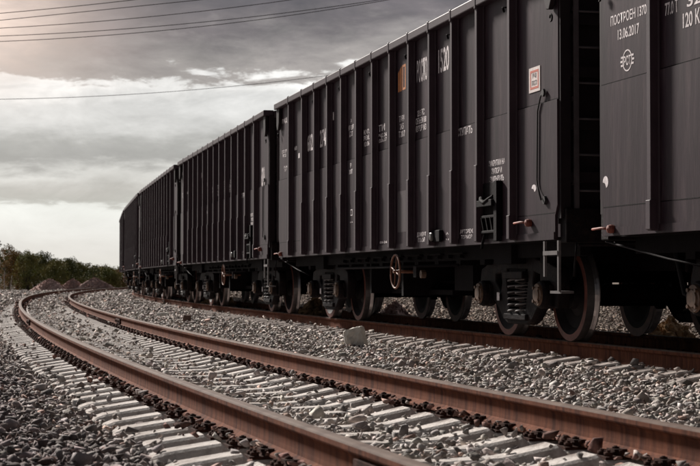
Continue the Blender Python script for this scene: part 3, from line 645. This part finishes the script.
for n in (0, -1, 1, 2, 3, 4):
    o = wg if n == 0 else copy_tree(wg)
    x0, y0, _ = TR.at(n * 13.92); x1, y1, _ = TR.at(n * 13.92 + 8.65)
    o.location = ((x0 + x1) / 2, (y0 + y1) / 2, TR.top); o.rotation_euler = (0, 0, math.atan2(y1 - y0, x1 - x0))
    tag(o, labels[n], 'gondola wagon', 'wagons of the freight train'); wagons[n] = o
w1 = wagons[0]
letter(w1, ['682'], [4.27, 3.90, 2.935, 2.671]); letter(w1, ['274'], [3.40, 3.01, 2.935, 2.665])
letter(w1, ['ВОСТО'], [-1.83, -2.26, 3.32, 3.039]); letter(w1, ['1520'], [-2.71, -3.12, 3.331, 3.05])
lg = MB(); y = YP - .010
lg.add([(-.99, y, 3.025), (-1.06, y, 3.025), (-1.06, y, 3.30), (-.99, y, 3.27)], [(0, 1, 2, 3)]); lg.add([(-1.075, y, 3.025), (-1.155, y, 3.025), (-1.155, y, 3.344), (-1.075, y, 3.31)], [(0, 1, 2, 3)])
for (a0, a1, b0, b1) in ((-1.19, -1.225, 3.03, 3.35), (-1.225, -1.335, 3.32, 3.35), (-1.225, -1.335, 3.03, 3.06), (-1.30, -1.335, 3.06, 3.32)): lg.add([(a0, y, b0), (a1, y, b0), (a1, y, b1), (a0, y, b1)], [(0, 1, 2, 3)])
lg.build('orange_emblem', M_ORANGE, w1)
pt = MB(); pt.box(-1.385, -.995, YP + .0005, YP + .0015, 1.232, 1.752); pt.build('repainted_patch', M_PATCH, w1)
chalk(w1, [-5.805, -5.93, 1.565, 1.49])
w0 = wagons[-1]
for c in [c for c in w0.children if c.name.startswith('lettering')]:
    xs = [v.co.x for v in c.data.vertices]
    if min(xs) > 4.3: bpy.data.objects.remove(c)
letter(w0, ['ПОСТРОЕН 1370'], [6.265, 5.56, 2.93, 2.84]); letter(w0, ['13.06.2017'], [6.12, 5.70, 2.79, 2.70])
letter(w0, ['77.0 Т'], [5.22, 4.99, 2.875, 2.765]); letter(w0, ['120 КМ/Ч'], [4.91, 4.40, 2.742, 2.618]); letter(w0, ['32.8'], [4.84, 4.42, 2.875, 2.775])
em = MB(); ex, ez, ey = 5.935, 2.502, YP - .010
for r0, r1 in ((.082, .094),):
    K = 28
    vs = [(ex - r * math.cos(2 * math.pi * k / K), ey, ez + r * math.sin(2 * math.pi * k / K)) for r in (r0, r1) for k in range(K)]
    em.add(vs, [(k, (k + 1) % K, K + (k + 1) % K, K + k) for k in range(K)])
for zz in (.035, 0.0, -.035):
    for sg in (-1, 1):
        q0, q1 = (.085, .125) if zz else (.085, .135); em.add([(ex + sg * q0, ey, ez + zz - .009), (ex + sg * q1, ey, ez + zz - .009), (ex + sg * q1, ey, ez + zz + .009), (ex + sg * q0, ey, ez + zz + .009)], [(0, 1, 2, 3)])
em.build('round_emblem', M_WHITE, w0); letter(w0, ['РСТ'], [ex + .072, ex - .072, ez + .042, ez - .042])
chalk(w0, [6.42, 6.305, 1.54, 1.433])
for n in (-1, 1, 2, 3, 4):
    for c in [c for c in wagons[n].children if c.name.split('.')[0] in ('warning_plate', 'plate_border', 'plate_lettering')]: bpy.data.objects.remove(c)
w2 = wagons[1]
letter(w2, ['68230148'], [-5.74, -6.05, 2.69, 2.34])

# ------------------------------------------------------------------ single stones and rubble heaps
def gz(x, y): return float(ground(np.array([x]), np.array([y]))[0][0])
def at_px(px, py, zg=0.2):
    dd = (CAM_Z - zg) * 1598.5 / (py - 279.6); return (px - 350) / 1598.5 * dd, dd
def lump(name, px, py, size, m, label, seed, cat='stone', pts=14, flat=0.8):
    x, y = at_px(px, py); z = gz(x, y); vs, fs = stone_variants(1, pts, seed)[0]
    me = bpy.data.meshes.new(name); me.from_pydata([(a * size[0], b * size[1], c * size[2]) for a, b, c in vs], [], [tuple(f) for f in fs]); me.update()
    o = link(name, me, None, (m,)); bv = o.modifiers.new('bevel', 'BEVEL'); bv.width = size[0] * .06; bv.segments = 2; bv.limit_method = 'ANGLE'; bv.angle_limit = R(20)
    o.location = (x, y, z + size[2] * .75); tag(o, label, cat); return o
# pale block: a real broken cube
def pale_block():
    x, y = at_px(356, 345, 0.2); z = gz(x, y); h = .30; mb = MB()
    mb.add([(-.13, -.10, -.03), (.12, -.13, -.03), (.17, .13, -.03), (-.12, .16, -.03), (-.165, -.075, .21), (.045, -.10, .285), (.105, .09, .27), (-.13, .12, .22)],
           [(0, 3, 2, 1), (4, 5, 6, 7), (0, 1, 5, 4), (1, 2, 6, 5), (2, 3, 7, 6), (3, 0, 4, 7)])
    bm = bmesh.new(); me_ = bpy.data.meshes.new('t'); me_.from_pydata(mb.v, [], mb.f); bm.from_mesh(me_); bmesh.ops.subdivide_edges(bm, edges=bm.edges, cuts=5, use_grid_fill=True)
    rr = random.Random(5)
    for v in bm.verts: v.co += Vector((rr.uniform(-1, 1), rr.uniform(-1, 1), rr.uniform(-1, 1))) * .013; v.co *= 1 - .10 * max(0, (v.co - Vector((0, 0, .12))).length - .15) / .1
    mb = MB(); bm.verts.index_update(); mb.add([v.co for v in bm.verts], [[v.index for v in f.verts] for f in bm.faces]); bm.free(); bpy.data.meshes.remove(me_)
    o = mb.build('stone_block', M_BLOCK); o.location = (x, y, z); tag(o, 'pale angular block of broken concrete lying beside the near rail of the train', 'stone block')
pale_block()
lump('stone', 303, 352, (.075, .06, .045), M_ROCK, 'palm-sized grey stone on the ballast left of the pale block', 21)
lump('stone', 187, 322, (.10, .08, .09), M_ROCKR, 'dark rusty stone standing up on the ballast in front of the second wagon', 22)
lump('stone', 397, 360, (.09, .07, .045), M_ROCK, 'flat grey stone on the ballast just right of the pale block', 23)
lump('stone', 163, 316, (.17, .12, .06), M_BLOCK, 'low pale stone lying on the ballast beyond the rusty one', 24)
def mound(px, d, wx, wy, h, m, label, seed, zb=0.1):
    x = (px - 350) / 1598.5 * d; mb = MB(); NR, NA = 16, 40; r_ = np.random.default_rng(seed)
    vs = [(0, 0, h)]; ph = r_.uniform(0, 6, 6)
    for i in range(1, NR + 1):
        rr = i / NR
        for k in range(NA):
            a = 2 * math.pi * k / NA; wob = 1 + .13 * math.sin(2 * a + ph[0]) + .08 * math.sin(5 * a + ph[1]) + .05 * math.sin(9 * a + ph[2])
            zz = h * (1 - rr ** 1.25) + (r_.random() - .5) * .16 * (1 - rr * .6); vs.append((wx * rr * wob * math.cos(a), wy * rr * wob * math.sin(a), zz if i < NR else -.15))
    fs = [(0, 1 + k, 1 + (k + 1) % NA) for k in range(NA)] + [(1 + (i - 1) * NA + k, 1 + i * NA + k, 1 + i * NA + (k + 1) % NA, 1 + (i - 1) * NA + (k + 1) % NA) for i in range(1, NR) for k in range(NA)]
    # lumps of rubble lying on the heap
    mb.add(vs, fs); V3 = stone_variants(5, 9, seed + 50)
    for _ in range(260):
        rr = math.sqrt(r_.random()) * .97; a = r_.uniform(0, 6.283); c = Vector((wx * rr * math.cos(a), wy * rr * math.sin(a), h * (1 - rr ** 1.25) + .01)); s = r_.uniform(.03, .09)
        v, f = V3[int(r_.integers(0, 5))]; mb.add([c + Vector(p) * s for p in v], f.tolist())
    o = mb.build('rubble_mound', m); o.location = (x, d, zb); tag(o, label, 'mound', 'heaps of rubble')
mound(50, 127, 1.55, 1.5, .98, M_MOUND, 'reddish rubble heap beyond the rail bend, leftmost of three in a row', 1)
mound(73, 128, 1.25, 1.3, .96, M_MOUND, 'reddish rubble heap in the middle of the row of three', 2)
mound(95, 128, 1.75, 1.5, 1.06, M_MOUND, 'wide reddish rubble heap nearest the train, rightmost of the row of three', 3)
mound(219, 47, .75, .9, .62, M_TAN, 'low tan rubble heap seen under the second wagon, between its wheels', 4, .05)
mound(316, 34, .55, .7, .55, M_TAN, 'tan rubble heap behind the train, seen left of the coil springs under the 1520 wagon', 5, .05)
mound(395, 33, .45, .6, .50, M_MOUND, 'small reddish heap behind the train, seen below the handbrake wheel', 6, .05)
mound(670, 20.5, .40, .5, .42, M_TAN, 'small tan heap behind the train, seen between wheels at the right edge', 7, .08)

# ------------------------------------------------------------------ trees beyond the tracks
def tree(x, y, h, w, kind, seed, label, group=None, name='shrub_tree', birch=False, sparse=False):
    r = random.Random(seed); g = np.random.default_rng(seed); t = empty(name, (x, y, 0.08)); tag(t, label, 'tree', group)
    tr_ = MB(); lean = r.uniform(-.08, .08); nst = 1 if (birch or sparse) else 3; tips = []
    for s in range(nst):
        a = r.uniform(0, 6.28); top = Vector((lean * h + math.cos(a) * w * .25 * (nst > 1), math.sin(a) * w * .25 * (nst > 1), h * r.uniform(.75, .93)))
        pts = [Vector((0, 0, -.1)).lerp(top, q) + Vector((r.uniform(-.03, .03), r.uniform(-.03, .03), 0)) * h for q in (0, .25, .5, .75, 1)]
        tr_.tube(pts, [.022 * h, .017 * h, .012 * h, .008 * h, .003 * h], 6)
        for q in range(9):
            z = r.uniform(.25, .92); p = Vector((0, 0, -.1)).lerp(top, z); a = r.uniform(0, 6.28); ln = w * .5 * (1.15 - z * .75) * r.uniform(.6, 1.1)
            e = p + Vector((math.cos(a) * ln, math.sin(a) * ln, ln * r.uniform(.3, .8))); tr_.tube([p, (p + e) / 2 + Vector((0, 0, -.03 * h)), e], [.006 * h, .004 * h, .002 * h], 5); tips.append(e); tips.append((p + e) / 2)
        tips.append(top)
    tr_.build('trunk', M_BIRCH if birch else M_BARK, t)
    # crown: leaf clusters round the branch tips
    cl = []
    nclu = 30 if sparse else 78
    for k in range(nclu):
        if k < len(tips) and r.random() < .8: c = tips[k]; c = np.array(c[:])
        else:
            z = (r.random() ** 1.15 * .93 + .03) * h; rad = w * .5 * (1 - (z / h) ** 2.2 * .75) * math.sqrt(r.random()); a = r.uniform(0, 6.28); c = np.array([rad * math.cos(a) + lean * z, rad * math.sin(a), z])
        cl.append((c, r.uniform(.10, .21) * w * (.6 if sparse else 1)))
    P = []
    for c, rad in cl:
        n = int(60 if sparse else 85); dv = g.normal(size=(n, 3)); dv /= np.linalg.norm(dv, axis=1)[:, None]; P.append(c + dv * rad * g.random((n, 1)) ** .45 * np.array([1, 1, .8]))
    P = np.concatenate(P); P[:, 2] = np.abs(P[:, 2]); n = len(P); s = g.uniform(.035, .075, n)[:, None]
    a = g.normal(size=(n, 3)); a /= np.linalg.norm(a, axis=1)[:, None]; b = np.cross(a, g.normal(size=(n, 3))); b /= np.linalg.norm(b, axis=1)[:, None]
    V = np.stack([P - a * s, P + b * s * .6, P + a * s, P - b * s * .6], 1).reshape(-1, 3)
    me = bpy.data.meshes.new('crown'); me.from_pydata(V.tolist(), [], (np.arange(n * 4).reshape(-1, 4)).tolist()); me.update(); link('crown', me, t, (M_LEAF[kind],))
named = [(-2, 235, 2.6, 2, 'tall sparse pine-like tree at the left edge, highest of the tree line', True, True), (9, 245, 2.3, 1, 'rust-coloured bushy tree second from the left edge', False, False),
         (17, 252.5, 2.4, 1, 'low orange-brown tree beside the rust-coloured one', False, False), (28, 250, 2.2, 0, 'pointed olive tree, first tall peak right of the orange-brown one', False, False), (36.5, 253, 2.0, 0, 'rounded olive tree in the dip before the dark peak', False, False),
         (45.5, 251, 2.2, 2, 'dark pointed tree standing above the leftmost rubble heap', False, False), (56, 258, 2.3, 0, 'low broad olive tree above the middle of the rubble heaps', False, False), (70.5, 257.5, 2.0, 2, 'dark green peaked tree above the middle rubble heap', False, False),
         (80, 263, 2.0, 0, 'low tree between the dark peak and the flat-topped one', False, False), (95, 262, 2.4, 2, 'flat-topped dark tree with bare branches showing, above the rightmost heap', False, True), (108, 268.5, 2.1, 0, 'small tree just left of the train end', False, False), (118, 270.5, 2.0, 1, 'brownish tree touching the end of the train', False, False)]
for i, (px, ty, w_, kind, lab, birch, sparse) in enumerate(named):
    dd = 138 + (i % 3) * 4; h = CAM_Z - .08 + (279.6 - ty) / 1598.5 * dd
    tree((px - 350) / 1598.5 * dd, dd, h, w_ * (1.15 if not sparse else .95), kind, 40 + i, lab, 'tree line beyond the tracks', birch=birch, sparse=sparse)
for i in range(26):
    px = -60 + i * 9.5 + random.uniform(-3, 3); dd = 150 + (i % 3) * 5 + random.uniform(-2, 2); lim = np.interp(px, [-60, 0, 30, 60, 90, 120, 200], [248, 254, 258, 264, 269.5, 273, 274])
    h = CAM_Z - .08 + (279.6 - lim - random.uniform(-4, 3)) / 1598.5 * dd
    tree((px - 350) / 1598.5 * dd, dd, h, 3.1, random.choice([0, 0, 1, 2]), 90 + i, 'mixed brown and green tree in the thick back rows of the tree line', 'back rows of the tree line')
bt = empty('birch', ((4 - 350) / 1598.5 * 132, 132, .08)); tag(bt, 'thin pale bare tree trunk low at the left edge in front of the trees', 'tree')
m_ = MB(); m_.tube([(0, 0, -.1), (.05, 0, .5), (.02, .03, 1.2), (.10, .02, 1.9)], [.055, .05, .04, .02], 7); m_.tube([(.45, .3, -.1), (.50, .3, .5), (.62, .3, 1.3)], [.05, .04, .02], 7); m_.build('trunk', M_BIRCH, bt)
m_ = MB()
for k in range(14):
    a = random.uniform(0, 6.28); z = random.uniform(.8, 1.8); m_.tube([(.05, .02, z), (.05 + .35 * math.cos(a), .35 * math.sin(a), z + .35)], [.012, .004], 5)
m_.build('branches', M_BARK, bt)

# ------------------------------------------------------------------ overhead wires
wires = [([(0, 12), (60, 6.4), (120, 0)], 66), ([(0, 19), (80, 10.8), (150, 3.6)], 67), ([(0, 27), (150, 15.5), (280, 0)], 68), ([(0, 35), (150, 25.8), (370, 0)], 69), ([(0, 40.5), (150, 30.6), (380, 0)], 70), ([(0, 98.7), (150, 92.5), (322, 75.5)], 112)]
wl = ['topmost of the wires crossing the upper left sky', 'second wire from the top in the upper left sky', 'third wire from the top, crossing above the dark cloud', 'upper wire of the close pair crossing the dark cloud', 'lower wire of the close pair crossing the dark cloud', 'single wire crossing the bright cloud just above the train roofline']
for (pts, dd), lab in zip(wires, wl):
    q = np.polyfit([p[0] for p in pts], [p[1] for p in pts], 2); mb = MB(); P = []
    for px in np.arange(-700, 1500, 25):
        py = np.polyval(q, px) if px > -300 else np.polyval(q, -300) + np.polyval(np.polyder(q), -300) * (px + 300)
        P.append(((px - 350) / 1598.5 * dd, dd, CAM_Z + (279.6 - py) / 1598.5 * dd))
    mb.tube(P, .0145 if dd < 100 else .018, 5); tag(mb.build('overhead_wire', M_WIRE), 'thin dark ' + lab, 'wire')
